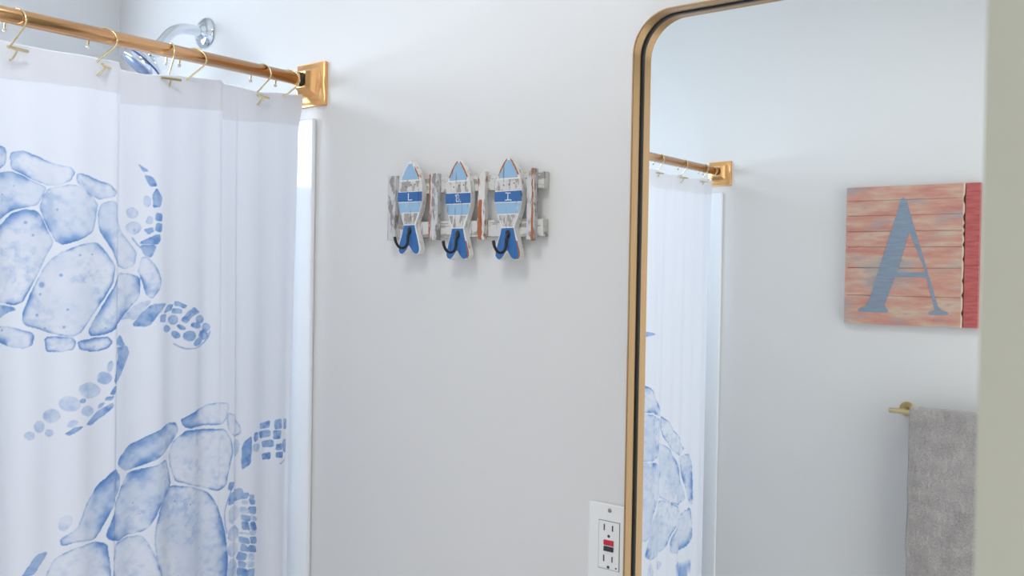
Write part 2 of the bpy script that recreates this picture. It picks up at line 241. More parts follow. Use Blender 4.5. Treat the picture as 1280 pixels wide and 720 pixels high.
# ------------------------------------------------------------------ shower curtain with the turtle print
PRINT = [['s',[[-5514,16594],[-5329,16637],[-5256,16624],[-5223,16540],[-5233,16407],[-5326,16321],[-5531,16268]]],['s',[[-5149,16570],[-4989,16600],[-4790,16532],[-4507,16448],[-4356,16441],[-4297,16365],[-4354,16244],[-4527,16160],[-4675,16158],[-4843,16211],[-5029,16295],[-5147,16339],[-5170,16480]]],['s',[[-4261,16357],[-4214,16362],[-3972,16290],[-3761,16225],[-3672,16124],[-3721,16060],[-3908,16010],[-4067,16058],[-4236,16196],[-4272,16263]]],['s',[[-5611,16174],[-5326,16266],[-5168,16303],[-5007,16252],[-4787,16160],[-4675,16113],[-4741,15972],[-4817,15853],[-5036,15805],[-5195,15728],[-5320,15633],[-5606,15466]]],['s',[[-4629,16117],[-4307,16190],[-4152,16133],[-3956,15948],[-3978,15733],[-4025,15517],[-4228,15403],[-4461,15313],[-4543,15379],[-4670,15601],[-4773,15822],[-4718,15996]]],['s',[[-3907,15939],[-3721,16000],[-3670,15956],[-3668,15751],[-3589,15537],[-3393,15338],[-3313,15218],[-3350,15032],[-3518,14981],[-3647,15027],[-3751,15290],[-3877,15464],[-3941,15640],[-3942,15794]]],['s',[[-5320,15523],[-5163,15697],[-4981,15786],[-4828,15785],[-4738,15688],[-4646,15489],[-4565,15343],[-4666,15157],[-4787,14905],[-4884,14701],[-4981,14500],[-5078,14456],[-5311,14504],[-5639,14583],[-5705,15333]]],['s',[[-4483,15197],[-4251,15308],[-3962,15378],[-3800,15180],[-3697,15002],[-3732,14761],[-3842,14545],[-4000,14333],[-4190,14055],[-4320,13990],[-4506,14009],[-4734,14098],[-4923,14150],[-4989,14231],[-4958,14398],[-4862,14656],[-4742,14906],[-4620,15078]]],['s',[[-3608,14931],[-3256,14873],[-3265,14539],[-3511,14298],[-3699,14061],[-3824,14005],[-4045,13978],[-4094,14051],[-4011,14191],[-3829,14485],[-3682,14749]]],['s',[[-3233,15158],[-3153,15160],[-3029,14988],[-2959,14826],[-2984,14687],[-3091,14525],[-3172,14588],[-3229,14812],[-3296,14959]]],['s',[[-5515,14203],[-5308,14163],[-5150,14147],[-4823,14034],[-4866,13866],[-4986,13838],[-5126,13868],[-5306,13943]]],['s',[[-4677,13982],[-4332,13979],[-4272,13894],[-4318,13792],[-4481,13766],[-4653,13787]]],['s',[[-4249,13917],[-3799,13968],[-3735,13881],[-3784,13799],[-3945,13748],[-4223,13786]]],['d',[[-5517,14431],[-5311,14460],[-5099,14423],[-5077,14378],[-5173,14358],[-5309,14273],[-5495,14257]]],['d',[[-3100,14438],[-2844,14450],[-2997,14311],[-3147,14096],[-3362,14110],[-3249,14270]]],['d',[[-2669,14480],[-2454,14412],[-2489,14365],[-2686,14416]]],['d',[[-2809,14418],[-2704,14432],[-2738,14337],[-2911,14293]]],['d',[[-2703,14368],[-2543,14333],[-2560,14269],[-2737,14290]]],['d',[[-2453,14299],[-2326,14378],[-2196,14294],[-2343,14232],[-2468,14122],[-2559,14173]]],['d',[[-2979,14264],[-2859,14276],[-2875,14150],[-2978,14169]]],['d',[[-2612,14175],[-2625,14140],[-2659,14115],[-2707,14107],[-2754,14118],[-2789,14145],[-2802,14180],[-2790,14215],[-2756,14239],[-2709,14247],[-2661,14237],[-2626,14210]]],['d',[[-2766,14042],[-2775,14016],[-2802,13997],[-2838,13991],[-2875,14000],[-2901,14020],[-2911,14047],[-2902,14074],[-2876,14093],[-2839,14099],[-2803,14090],[-2776,14070]]],['d',[[-2488,14024],[-2505,14017],[-2536,14021],[-2572,14036],[-2605,14057],[-2625,14079],[-2627,14097],[-2610,14104],[-2579,14100],[-2542,14085],[-2509,14064],[-2489,14041]]],['d',[[-2280,13904],[-2296,13862],[-2341,13834],[-2403,13825],[-2465,13839],[-2510,13872],[-2527,13915],[-2511,13956],[-2466,13985],[-2405,13994],[-2343,13980],[-2297,13947]]],['d',[[-2173,14055],[-2191,14036],[-2232,14028],[-2284,14032],[-2333,14049],[-2367,14073],[-2375,14098],[-2357,14118],[-2317,14126],[-2265,14121],[-2215,14105],[-2181,14081]]],['d',[[-2097,14167],[-2110,14134],[-2145,14111],[-2194,14104],[-2242,14114],[-2277,14139],[-2291,14172],[-2278,14204],[-2243,14227],[-2195,14235],[-2147,14225],[-2111,14200]]],['d',[[-1990,14034],[-1999,14002],[-2023,13978],[-2057,13971],[-2091,13981],[-2116,14006],[-2126,14039],[-2117,14072],[-2093,14095],[-2059,14103],[-2025,14093],[-2000,14068]]],['d',[[-2011,13909],[-2024,13870],[-2059,13843],[-2108,13834],[-2157,13847],[-2192,13878],[-2206,13917],[-2193,13956],[-2158,13984],[-2110,13992],[-2061,13980],[-2025,13950]]],['d',[[-2136,13844],[-2133,13815],[-2156,13783],[-2197,13756],[-2247,13743],[-2290,13746],[-2317,13764],[-2319,13793],[-2297,13825],[-2256,13851],[-2206,13865],[-2163,13862]]],['d',[[-2580,13906],[-2604,13889],[-2641,13888],[-2682,13902],[-2716,13928],[-2733,13958],[-2730,13985],[-2707,14002],[-2670,14003],[-2629,13989],[-2595,13964],[-2577,13933]]],['l',[[-2767,13845],[-2553,13729],[-2372,13687],[-2151,13735],[-1995,13876],[-1986,14024]]],['w',[[-3606,14203],[-3414,14366],[-3251,14471],[-3084,14516],[-3200,14346],[-3281,14194],[-3445,14214]]],['d',[[-3309,16595],[-3159,16503],[-3225,16481]]],['d',[[-3224,16434],[-3107,16414],[-3031,16281],[-3139,16266]]],['d',[[-3038,16249],[-2950,16100],[-2983,15957],[-3085,15950],[-3104,16120]]],['d',[[-3050,15859],[-2947,15849],[-2946,15740],[-3048,15734]]],['d',[[-3031,15694],[-2945,15693],[-2961,15566],[-3070,15586]]],['d',[[-3214,15586],[-3114,15621],[-3080,15561],[-3164,15520]]],['d',[[-3246,15414],[-2995,15533],[-2977,15440],[-3027,15376],[-3262,15373]]],['d',[[-3278,15351],[-3044,15360],[-3109,15170],[-3193,15184]]],['w',[[-3231,16110],[-3130,16118],[-3122,15947],[-3215,15926]]],['w',[[-3184,15804],[-3083,15794],[-3098,15669],[-3192,15680]]],['w',[[-3294,15843],[-3307,15800],[-3345,15766],[-3398,15751],[-3450,15760],[-3488,15789],[-3502,15830],[-3489,15874],[-3451,15908],[-3400,15923],[-3347,15915],[-3308,15886]]],['w',[[-3248,15615],[-3265,15562],[-3313,15521],[-3378,15504],[-3444,15515],[-3491,15551],[-3509,15602],[-3493,15654],[-3446,15695],[-3381,15712],[-3315,15702],[-3266,15666]]],['l',[[-3427,15499],[-3328,15380],[-3211,15261]]],['d',[[-3582,13979],[-3486,13797],[-3673,13844]]],['d',[[-3633,13804],[-3446,13795],[-3417,13691],[-3483,13516],[-3575,13345],[-3653,13224],[-3693,13278],[-3656,13452],[-3605,13626]]],['d',[[-3693,13202],[-3640,13198],[-3699,13077],[-3749,13101]]],['d',[[-3809,13049],[-3699,13064],[-3730,13004],[-3829,13009]]],['d',[[-3911,12947],[-3829,12981],[-3872,12905],[-3923,12893]]],['d',[[-4111,12683],[-3961,12827],[-3729,12966],[-3710,12901],[-3832,12788],[-4036,12662]]],['d',[[-4394,12571],[-4310,12645],[-4169,12665],[-4235,12607],[-4358,12549]]],['d',[[-4135,13049],[-4136,13033],[-4148,13019],[-4168,13011],[-4191,13010],[-4210,13018],[-4220,13031],[-4219,13046],[-4207,13060],[-4187,13069],[-4164,13069],[-4145,13062]]],['w',[[-3728,13339],[-3742,13292],[-3782,13260],[-3837,13252],[-3891,13269],[-3931,13307],[-3946,13356],[-3932,13402],[-3893,13434],[-3839,13442],[-3784,13426],[-3744,13388]]],['w',[[-3883,13146],[-3913,13091],[-3985,13061],[-4077,13063],[-4166,13096],[-4227,13151],[-4246,13213],[-4216,13267],[-4147,13297],[-4055,13297],[-3966,13265],[-3902,13209]]],['w',[[-4212,12989],[-4230,12935],[-4280,12899],[-4349,12891],[-4417,12913],[-4467,12959],[-4486,13016],[-4468,13070],[-4419,13106],[-4351,13115],[-4282,13093],[-4231,13047]]],['w',[[-4453,12832],[-4468,12780],[-4512,12747],[-4572,12739],[-4631,12760],[-4675,12804],[-4691,12858],[-4676,12909],[-4633,12943],[-4574,12951],[-4514,12930],[-4469,12887]]],['w',[[-4661,12695],[-4672,12653],[-4701,12625],[-4740,12619],[-4780,12635],[-4809,12670],[-4820,12714],[-4810,12755],[-4781,12783],[-4742,12790],[-4702,12774],[-4672,12739]]],['w',[[-4805,12587],[-4815,12557],[-4842,12538],[-4878,12535],[-4915,12548],[-4942,12573],[-4952,12605],[-4943,12635],[-4916,12654],[-4880,12657],[-4843,12645],[-4815,12619]]],['w',[[-3987,12867],[-4001,12827],[-4039,12800],[-4092,12795],[-4145,12812],[-4184,12846],[-4198,12890],[-4185,12930],[-4147,12957],[-4094,12963],[-4041,12946],[-4002,12911]]],['w',[[-4537,12596],[-4545,12570],[-4568,12554],[-4598,12551],[-4629,12562],[-4652,12584],[-4661,12611],[-4653,12636],[-4630,12653],[-4599,12656],[-4568,12645],[-4546,12623]]],['w',[[-4241,12743],[-4239,12716],[-4255,12689],[-4286,12668],[-4324,12660],[-4358,12666],[-4379,12684],[-4382,12711],[-4365,12738],[-4334,12759],[-4297,12768],[-4263,12762]]],['w',[[-3718,13504],[-3732,13459],[-3753,13429],[-3775,13422],[-3792,13440],[-3799,13477],[-3795,13524],[-3780,13569],[-3759,13599],[-3738,13607],[-3721,13589],[-3713,13552]]],['s',[[-2546,12581],[-2268,12675],[-1885,12776],[-1662,12753],[-1684,12506],[-1782,12409],[-2170,12413],[-2452,12425],[-2522,12496]]],['s',[[-1660,12589],[-1533,12532],[-1402,12343],[-1374,12209],[-1527,12141],[-1655,12287],[-1683,12463]]],['s',[[-2771,12545],[-2636,12538],[-2589,12401],[-2722,12213],[-2899,12074],[-3243,11924],[-3452,11878],[-3577,11975],[-3578,12073],[-3415,12266],[-3248,12322],[-2948,12485]]],['s',[[-2451,12384],[-2074,12346],[-1731,12326],[-1602,12107],[-1574,11886],[-1646,11637],[-1692,11385],[-1815,11299],[-2157,11421],[-2624,11583],[-2717,11803],[-2765,12055],[-2678,12248]]],['s',[[-3659,11968],[-3555,11816],[-3573,11623],[-3693,11411],[-3850,11093],[-3966,10945],[-4199,10976],[-4425,10950],[-4444,11048],[-4239,11173],[-4108,11488],[-3935,11724]]],['s',[[-3410,11851],[-3071,11898],[-2831,11983],[-2762,11769],[-2714,11557],[-2933,11311],[-3103,10981],[-3188,10898],[-3441,10891],[-3564,10839],[-3728,10894],[-3789,10984],[-3671,11290],[-3532,11655]]],['s',[[-2714,11537],[-2346,11453],[-1962,11282],[-1811,10976],[-1706,10567],[-1650,10165],[-1669,9736],[-1837,9349],[-2689,9581],[-2873,10039],[-3011,10477],[-3037,10846],[-2954,11233],[-2846,11417]]],['s',[[-3605,10809],[-3441,10852],[-3188,10838],[-3055,10568],[-2873,10039],[-2868,9630],[-3470,9794],[-3660,10236],[-3664,10627]]],['s',[[-4121,10903],[-3966,10907],[-3787,10849],[-3745,10646],[-3721,10251],[-3838,10049],[-4565,10241],[-4640,10482],[-4534,10752],[-4349,10859]]],['w',[[-1578,12147],[-1388,12079],[-1430,11822],[-1547,11787]]],['d',[[-4893,10727],[-4752,10876],[-4608,10888],[-4697,10754],[-4803,10614],[-4962,10599]]],['d',[[-1346,12030],[-1191,12142],[-1188,11920],[-1210,11658],[-1365,11572]]],['d',[[-1139,12179],[-1033,12188],[-1031,12032],[-1137,12046]]],['d',[[-982,12316],[-738,12346],[-763,12223],[-980,12226]]],['d',[[-655,12346],[-488,12350],[-457,12186],[-653,12187]]],['d',[[-403,12349],[-278,12335],[-275,12164],[-401,12179]]],['d',[[-1006,12185],[-735,12174],[-744,12062],[-978,12070]]],['d',[[-680,12167],[-485,12144],[-511,12010],[-678,12009]]],['d',[[-923,11996],[-677,11999],[-675,11872],[-894,11893]]],['d',[[-621,11910],[-453,11911],[-451,11796],[-630,11812]]],['d',[[-425,11953],[-283,11980],[-291,11727],[-423,11792]]],['d',[[-919,11771],[-729,11789],[-727,11667],[-891,11682]]],['d',[[-618,11774],[-394,11756],[-420,11654],[-617,11682]]],['d',[[-1615,11221],[-1360,11264],[-1306,11100],[-1562,11037],[-1652,11024]]],['d',[[-1628,11409],[-1516,11391],[-1590,11260],[-1656,11293]]],['w',[[-4465,11331],[-4354,11391],[-4289,11296],[-4382,11147],[-4471,11184]]],['w',[[-1163,12005],[-966,11979],[-1001,11841],[-1171,11865]]],['l',[[-587,11541],[-391,11571],[-278,11633]]],['l',[[-1541,11382],[-1625,11201],[-1702,10999],[-1719,10786],[-1644,10424]]],['d',[[-1383,11174],[-1226,11158],[-1263,11065],[-1352,11090]]],['d',[[-1235,11128],[-1119,11098],[-1118,11039],[-1208,11064]]],['w',[[-1350,11067],[-1217,11017],[-1258,10968],[-1356,10995]]],['d',[[-1229,11071],[-1093,11005],[-1101,10939],[-1192,10964]]],['w',[[-1378,10961],[-1234,10909],[-1205,10796],[-1395,10841]]],['d',[[-1233,10925],[-1065,10894],[-1072,10770],[-1213,10806]]],['d',[[-1364,10809],[-1203,10755],[-1200,10671],[-1346,10709]]],['w',[[-1202,10800],[-1035,10707],[-1031,10637],[-1207,10681]]],['d',[[-1347,10683],[-1240,10671],[-1202,10509],[-1335,10546]]],['d',[[-1192,10661],[-1079,10627],[-1038,10475],[-1185,10515]]],['w',[[-1393,10524],[-1234,10465],[-1193,10423],[-1364,10467]]],['w',[[-1221,10522],[-1048,10471],[-1073,10397],[-1213,10436]]],['d',[[-1392,10432],[-1234,10376],[-1196,10273],[-1369,10320]]],['d',[[-1206,10404],[-1047,10357],[-1043,10240],[-1177,10278]]],['d',[[-1348,10307],[-1232,10225],[-1217,10140],[-1357,10180]]],['d',[[-1210,10259],[-1081,10211],[-1040,10100],[-1231,10151]]],['d',[[-1390,10173],[-1247,10103],[-1288,10004],[-1426,10045]]],['w',[[-1216,10139],[-1094,10076],[-1101,9960],[-1251,10004]]],['d',[[-1393,10026],[-1265,9953],[-1286,9888],[-1393,9922]]],['w',[[-1255,9998],[-1070,9936],[-1107,9846],[-1245,9887]]],['d',[[-1408,9913],[-1235,9848],[-1232,9715],[-1415,9769]]],['d',[[-1231,9841],[-1090,9825],[-1109,9685],[-1237,9725]]],['w',[[-1394,9758],[-1287,9682],[-1264,9621],[-1394,9663]]],['d',[[-1282,9725],[-1086,9660],[-1114,9584],[-1262,9630]]],['d',[[-1407,9662],[-1323,9582],[-1267,9494],[-1401,9538]]],['d',[[-1248,9581],[-1141,9546],[-1101,9451],[-1265,9503]]],['d',[[-1466,9547],[-1342,9478],[-1327,9371],[-1435,9408]]],['d',[[-1275,9473],[-1120,9404],[-1120,9316],[-1294,9371]]],['w',[[-1501,9414],[-1331,9340],[-1345,9295],[-1453,9332]]],['w',[[-1336,9373],[-1150,9294],[-1154,9243],[-1334,9300]]],['d',[[-1476,9334],[-1337,9239],[-1335,9190],[-1474,9237]]],['d',[[-1332,9259],[-1217,9241],[-1202,9153],[-1337,9199]]],['d',[[-1497,9247],[-1402,9197],[-1396,9079],[-1538,9128]]],['w',[[-1337,9199],[-1207,9133],[-1217,9029],[-1366,9080]]],['w',[[-1637,11008],[-1382,10960],[-1394,10721],[-1647,10685]]],['w',[[-1647,10663],[-1392,10633],[-1388,10369],[-1653,10405]]],['w',[[-1653,10383],[-1409,10352],[-1405,10109],[-1650,10144]]],['w',[[-1649,10122],[-1415,10068],[-1440,9679],[-1644,9730]]],['s',[[-12067,11744],[-12523,11857],[-12668,11793],[-12986,11558],[-13538,10980],[-13328,10898],[-12901,11069],[-12090,11115]]],['s',[[-11797,11086],[-12554,11034],[-13010,10953],[-13439,10780],[-13353,10265],[-13373,9736],[-13061,9625],[-11846,9754]]],['s',[[-13651,10862],[-13986,10665],[-14451,10232],[-15047,9717],[-14937,9567],[-14592,9562],[-14130,9843],[-13785,10209],[-13620,10548]]],['s',[[-13574,10078],[-14132,9789],[-14487,9360],[-15056,8392],[-15115,8105],[-14771,8003],[-14198,8163],[-13529,8498],[-13610,9173],[-13442,9621]]],['s',[[-14825,9474],[-15291,9517],[-15495,9209],[-15548,8530],[-15553,7858],[-15355,8006],[-14967,8848]]],['s',[[-11848,9704],[-12608,9620],[-13276,9520],[-13467,8985],[-13419,8571],[-13023,7911],[-12694,7356],[-11936,7317]]],['s',[[-13641,8372],[-14658,7969],[-14850,7769],[-14240,7129],[-13813,6793],[-12965,6724],[-12589,6883],[-12735,7347],[-13128,7890]]],['s',[[-15483,7815],[-15601,6727],[-14717,6535],[-14260,6638],[-14245,7020],[-15014,7737]]],['d',[[-14501,6257],[-15556,6086],[-15451,5753],[-15105,5560],[-14700,5826]]],['w',[[-13391,6572],[-13826,6470],[-13726,6226],[-13442,6348]]],['d',[[-12301,13450],[-12960,13322],[-12429,13262]]],['w',[[-12717,6729],[-13182,6516],[-13104,5801],[-12708,5903]]]]
rng = np.random.default_rng(5)
def vnoise(y, z, cell, oct=3, seed=0):
    out = np.zeros_like(y); amp = 1; tot = 0
    for k in range(oct):
        r = np.random.default_rng(seed*17+k); G = r.random((512, 512)); c = cell/2**k
        u = (y+5)/c; t = (z+5)/c; i = np.floor(u).astype(int); j = np.floor(t).astype(int); a = u-i; b = t-j; a = a*a*(3-2*a); b = b*b*(3-2*b)
        g = lambda p, q: G[p % 512, q % 512]
        out += amp*((g(i, j)*(1-a)+g(i+1, j)*a)*(1-b)+(g(i, j+1)*(1-a)+g(i+1, j+1)*a)*b); tot += amp; amp *= .5
    return out/tot
def chaikin(p, n=2, closed=True, t=.25):
    for _ in range(n):
        q = []
        m = len(p)
        for i in range(m if closed else m-1):
            a = p[i]; b = p[(i+1) % m]
            q.append(a*(1-t)+b*t); q.append(a*t+b*(1-t))
        p = np.array(q)
    return p
def grid(lo, hi, parts): return np.concatenate([np.arange(a, b, s) for a, b, s in parts]+[np.array([hi])])
ys = grid(0, -.0175, [(-1.655, -1.22, .0018), (-1.22, -.60, .012), (-.60, -.0175, .00115)])
zs = grid(0, 1.0, [(0.15, .62, .03), (.62, .98, .003), (.98, 1.72, .00115), (1.72, 1.7599, .004)])
zs = np.concatenate([zs[:-1], np.linspace(1.76, 1.0+.0, 0)])
def ztop(y): return np.interp(y, [-1.66, -1.60, -1.5, -1.44, -1.37, -1.29, -1.1, -.9, -.7, -.534, -.516, -.469, -.423, -.377, -.3655, -.3616, -.321, -.286, -.271, -.239, -.184, -.178, -.148, -.111, -.074, -.040, -.017],
    [1.812, 1.810, 1.803, 1.808, 1.802, 1.808, 1.805, 1.807, 1.805, 1.8072, 1.8066, 1.8066, 1.8080, 1.8078, 1.8070, 1.7970, 1.7974, 1.803, 1.805, 1.8085, 1.8130, 1.8085, 1.8080, 1.8048, 1.8105, 1.8120, 1.8150])
def zhem(y): return np.interp(y, [-1.66, -.534, -.469, -.399, -.3655, -.3616, -.285, -.184, -.178, -.098, -.016], [1.760, 1.7562, 1.7605, 1.7624, 1.7615, 1.7475, 1.7535, 1.764, 1.749, 1.7555, 1.7605])
def fold(y, z):
    g = np.clip((1.80-z)/.5, 0, 1); grow = .25+.75*g
    x = .0045*np.sin(y*2*np.pi/.145+1.0)*grow+.003*np.sin(y*2*np.pi/.061+.4+.6*z)*grow+.0035*np.sin(y*2*np.pi/.31+2)
    def saw(yf, A, w, s=.003):
        q = (yf-y)
        return A*np.where(q > 0, np.exp(-np.clip(q, 0, 9)/w), 0)*(1-np.exp(-np.clip(q, 0, 9)/s))
    x = x+saw(-.3635, .009, .035)*grow+saw(-.181, .008, .03)*grow*(1-g*.7)+saw(-.150, .011, .045, .002)*g
    x = x+.006*np.exp(-((y+.30)/.018)**2)*grow+.004*np.exp(-((y+.225)/.012)**2)*grow
    x = x-.003*g*np.clip((y+.10)/.07, 0, 1)
    return CX+x*1.0
Y, Zf = np.meshgrid(ys, np.linspace(0, 1, 10), indexing='ij')
nz = len(zs); nyy = len(ys)
YY = np.repeat(ys[:, None], nz+14, 1); top = ztop(ys)
ZZ = np.empty_like(YY); ZZ[:, :nz] = zs[None, :]
for k in range(14): ZZ[:, nz+k] = 1.7615+(top-1.7615)*(k/13.)
XX = fold(YY, ZZ)
YE = YY-np.clip((YY+.07)/.05, 0, 1)**2*(.009*np.clip((1.80-ZZ)/.05, 0, 1)+.009*np.clip((1.7-ZZ)/.6, 0, 1))+np.clip((-1.615-YY)/.04, 0, 1)**2*.012*np.clip((1.8-ZZ)/.5, 0, 1)
ink = np.zeros_like(YY)
n1 = vnoise(YY, ZZ, .012, 4, 1); n2 = vnoise(YY, ZZ, .030, 3, 2); n3 = vnoise(YY, ZZ, .0035, 2, 3); n4 = vnoise(YY, ZZ, .07, 2, 4); n5 = vnoise(YY, ZZ, .0075, 4, 6)
for kind, pl in PRINT:
    p = np.array(pl, float)/1e4
    if kind == 'l':
        p = chaikin(p, 2, False); pad = .004
    else:
        p = chaikin(p, 2 if kind == 's' else 1, True, .14 if kind != 'w' else .25); pad = .0025
    y0, z0 = p.min(0)-pad; y1, z1 = p.max(0)+pad
    i0, i1 = np.searchsorted(ys, [y0, y1]); j0, j1 = np.searchsorted(zs, [z0, z1])
    if i1 <= i0 or j1 <= j0: continue
    sl = (slice(i0, i1), slice(j0, j1)); y = YY[sl]+(n5[sl]-.5)*.0026; z = ZZ[sl]+(n1[sl]-.5)*.0028+(n3[sl]-.5)*.0010
    d = np.full(y.shape, 9.); ins = np.zeros(y.shape, bool); m = len(p)
    for i in range(m if kind != 'l' else m-1):
        a = p[i]; b = p[(i+1) % m]; ab = b-a; L2 = (ab**2).sum()+1e-12
        t = np.clip(((y-a[0])*ab[0]+(z-a[1])*ab[1])/L2, 0, 1)
        d = np.minimum(d, np.hypot(y-a[0]-t*ab[0], z-a[1]-t*ab[1]))
        if kind != 'l':
            cr = ((a[1] > z) != (b[1] > z)) & (y < (b[0]-a[0])*(z-a[1])/(b[1]-a[1]+1e-15)+a[0]); ins ^= cr
    if kind == 'l': val = np.exp(-(d/.0010)**2)*.55*(.5+n1[sl])
    else:
        gr = {'s': .0009, 'd': .0009, 'w': .0004}[kind]
        sd = np.where(ins, d, -d)+gr; aa = np.clip(sd/.0009, 0, 1); e = np.clip(sd, 0, 9)
        N1 = np.clip((n1[sl]-.5)*2.2+.5, 0, 1); N2 = np.clip((n2[sl]-.5)*2.6+.5, 0, 1); N4 = np.clip((n4[sl]-.5)*2.5+.5, 0, 1); N5 = np.clip((n5[sl]-.5)*2.6+.5, 0, 1)
        if kind == 's':
            val = .04+.10*N4+.19*N5*N1*(.4+N2)+(.22+.70*N5)*np.exp(-e/.0012)+.85*np.clip(N2*1.7-.5, 0, 1)*np.exp(-(e/(.0025+.009*N4))**1.4)
            val += .16*np.exp(-((N1-.5)/.035)**2)*N2*N5
        elif kind == 'd': val = .36+.55*N1*N5+.26*np.exp(-e/.0008)+.15*N2
        else: val = .07+.26*N1*N5+.13*N2+.12*np.exp(-e/.0007)
        val = val*aa
    ink[sl] = np.maximum(ink[sl], val)
# small paint speckles on the shells
for y_, z_, r_ in [(-0.4958, 1.5608, 0.0027), (-0.4858, 1.5434, 0.00198), (-0.4469, 1.4874, 0.00234), (-0.4226, 1.5169, 0.00162), (-0.4034, 1.5186, 0.00144), (-0.4792, 1.4305, 0.00234), (-0.4383, 1.4376, 0.0018), (-0.4427, 1.4122, 0.00198), (-0.4678, 1.4108, 0.00216), (-0.3825, 1.4089, 0.00144), (-0.5282, 1.5975, 0.00135), (-0.5266, 1.4107, 0.0018), (-0.4729, 1.4735, 0.0045), (-0.475, 1.4599, 0.0018), (-0.2635, 1.1274, 0.00234), (-0.2361, 1.1171, 0.0018), (-0.332, 1.1361, 0.00144), (-0.3886, 1.1694, 0.00144), (-0.3356, 1.5573, 0.00162), (-0.2143, 1.0391, 0.00108), (-0.5113, 1.611, 0.00117), (-0.4524, 1.5816, 0.00162)]:
    d = np.hypot(YY-y_, ZZ-z_); ink = np.maximum(ink, np.where(d < r_*2, np.exp(-(d/r_)**4)*.6, 0))
ink = np.clip(ink, 0, 1)
clothm = bpy.data.materials.new('printed_polyester'); clothm.use_nodes = True
nt = clothm.node_tree; nt.nodes.clear()
at = nt.nodes.new('ShaderNodeAttribute'); at.attribute_name = 'ink'
col = ramp(clothm, at.outputs['Fac'], [(0, (237, 241, 253)), (.25, (198, 213, 240)), (.55, (152, 181, 224)), (1, (100, 142, 208))])
def sheet(m, col, trans):
    nt = m.node_tree; d = nt.nodes.new('ShaderNodeBsdfPrincipled'); d.inputs['Roughness'].default_value = .6; d.inputs['Specular IOR Level'].default_value = .25
    tr = nt.nodes.new('ShaderNodeBsdfTranslucent'); mx = nt.nodes.new('ShaderNodeMixShader'); out = nt.nodes.new('ShaderNodeOutputMaterial')
    for s in (d.inputs[0], tr.inputs[0]):
        if isinstance(col, tuple): s.default_value = col
        else: Lk(m, col, s)
    mx.inputs[0].default_value = trans; Lk(m, d.outputs[0], mx.inputs[1]); Lk(m, tr.outputs[0], mx.inputs[2]); Lk(m, mx.outputs[0], out.inputs[0])
sheet(clothm, col, .13)
hemm = bpy.data.materials.new('hem_polyester'); hemm.use_nodes = True; hemm.node_tree.nodes.clear(); sheet(hemm, srgb(248, 249, 253), .36)
def sheet_mesh(name, X, Y, Z, m, ink=None):
    ni, nj = X.shape; co = np.stack([X, Y, Z], -1).reshape(-1, 3).astype(np.float32)
    i, j = np.meshgrid(np.arange(ni-1), np.arange(nj-1), indexing='ij'); a = (i*nj+j).ravel()
    f = np.stack([a, a+nj, a+nj+1, a+1], 1).astype(np.int32)
    me = bpy.data.meshes.new(name); me.vertices.add(len(co)); me.vertices.foreach_set('co', co.ravel())
    me.loops.add(f.size); me.loops.foreach_set('vertex_index', f.ravel()); me.polygons.add(len(f))
    me.polygons.foreach_set('loop_start', np.arange(0, f.size, 4, dtype=np.int32)); me.polygons.foreach_set('loop_total', np.full(len(f), 4, np.int32))
    me.polygons.foreach_set('use_smooth', np.ones(len(f), bool)); me.update()
    if ink is not None:
        A = me.attributes.new('ink', 'FLOAT', 'POINT'); A.data.foreach_set('value', ink.ravel().astype(np.float32))
    me.materials.append(m); o = bpy.data.objects.new(name, me); C.objects.link(o); return o
cur = sheet_mesh('shower_curtain', XX, YE, ZZ, clothm, ink)
tag(cur, 'white shower curtain printed with big blue watercolour sea turtles, hanging from the copper-gold rod', 'shower curtain')
hy = grid(0, -.0180, [(-1.6545, -.60, .006), (-.60, -.0180, .002)])
HY = np.repeat(hy[:, None], 8, 1); ht = ztop(hy)
HZ = np.stack([ht+.0008+(zhem(hy)-ht)*k/7 for k in range(8)], 1)
hem = sheet_mesh('top_hem', fold(HY, HZ)+.0009, HY-np.clip((HY+.07)/.05, 0, 1)**2*.009*np.clip((1.80-HZ)/.05, 0, 1), HZ, hemm); hem.parent = cur
# ------------------------------------------------------------------ shower head
sx = -1.663
sh = tag(empty('shower_fixture', (sx, 0, 1.9775)), 'chrome shower head on a curved arm behind the copper-gold rod', 'shower head'); sb = (sx, 0, 1.9775)
bm = bmesh.new(); lathe(bm, [(0.0005, .032), (.003, .032), (.007, .029), (.011, .020), (.013, .0125), (.016, .0115)], sb, (0, -1, 0)); obj('wall_flange', rel(bm, sb), chrome, sh, True)
bm = bmesh.new(); tube(bm, smoothpath([(sx, -.005, 1.9775), (sx, -.035, 1.978), (sx, -.058, 1.974), (sx, -.078, 1.962), (sx, -.095, 1.942), (sx, -.108, 1.926)], 6), .0105, 20); obj('arm', rel(bm, sb), chrome, sh, True)
ho = Vector((sx, -.108, 1.926)); ax = Vector((-.26, -.56, -.79)).normalized()
bm = bmesh.new(); lathe(bm, [(-.004, .009), (-.002, .0135), (.010, .0145), (.012, .0120), (.018, .013), (.024, .022), (.031, .035), (.036, .0385), (.050, .0395), (.0515, .0375)], ho, ax, 48); obj('head_body', rel(bm, sb), chrome, sh, True)
bm = bmesh.new(); lathe(bm, [(.0512, .0335), (.054, .0325), (.055, .0)], ho, ax, 40); obj('spray_face', rel(bm, sb), nozz, sh, True)
bm = bmesh.new(); lathe(bm, [(.0385, .0398), (.040, .0404), (.0415, .0398)], ho, ax, 48); obj('accent_ring', rel(bm, sb), mat('blue_accent_plastic', (50, 90, 165), .3), sh, True)
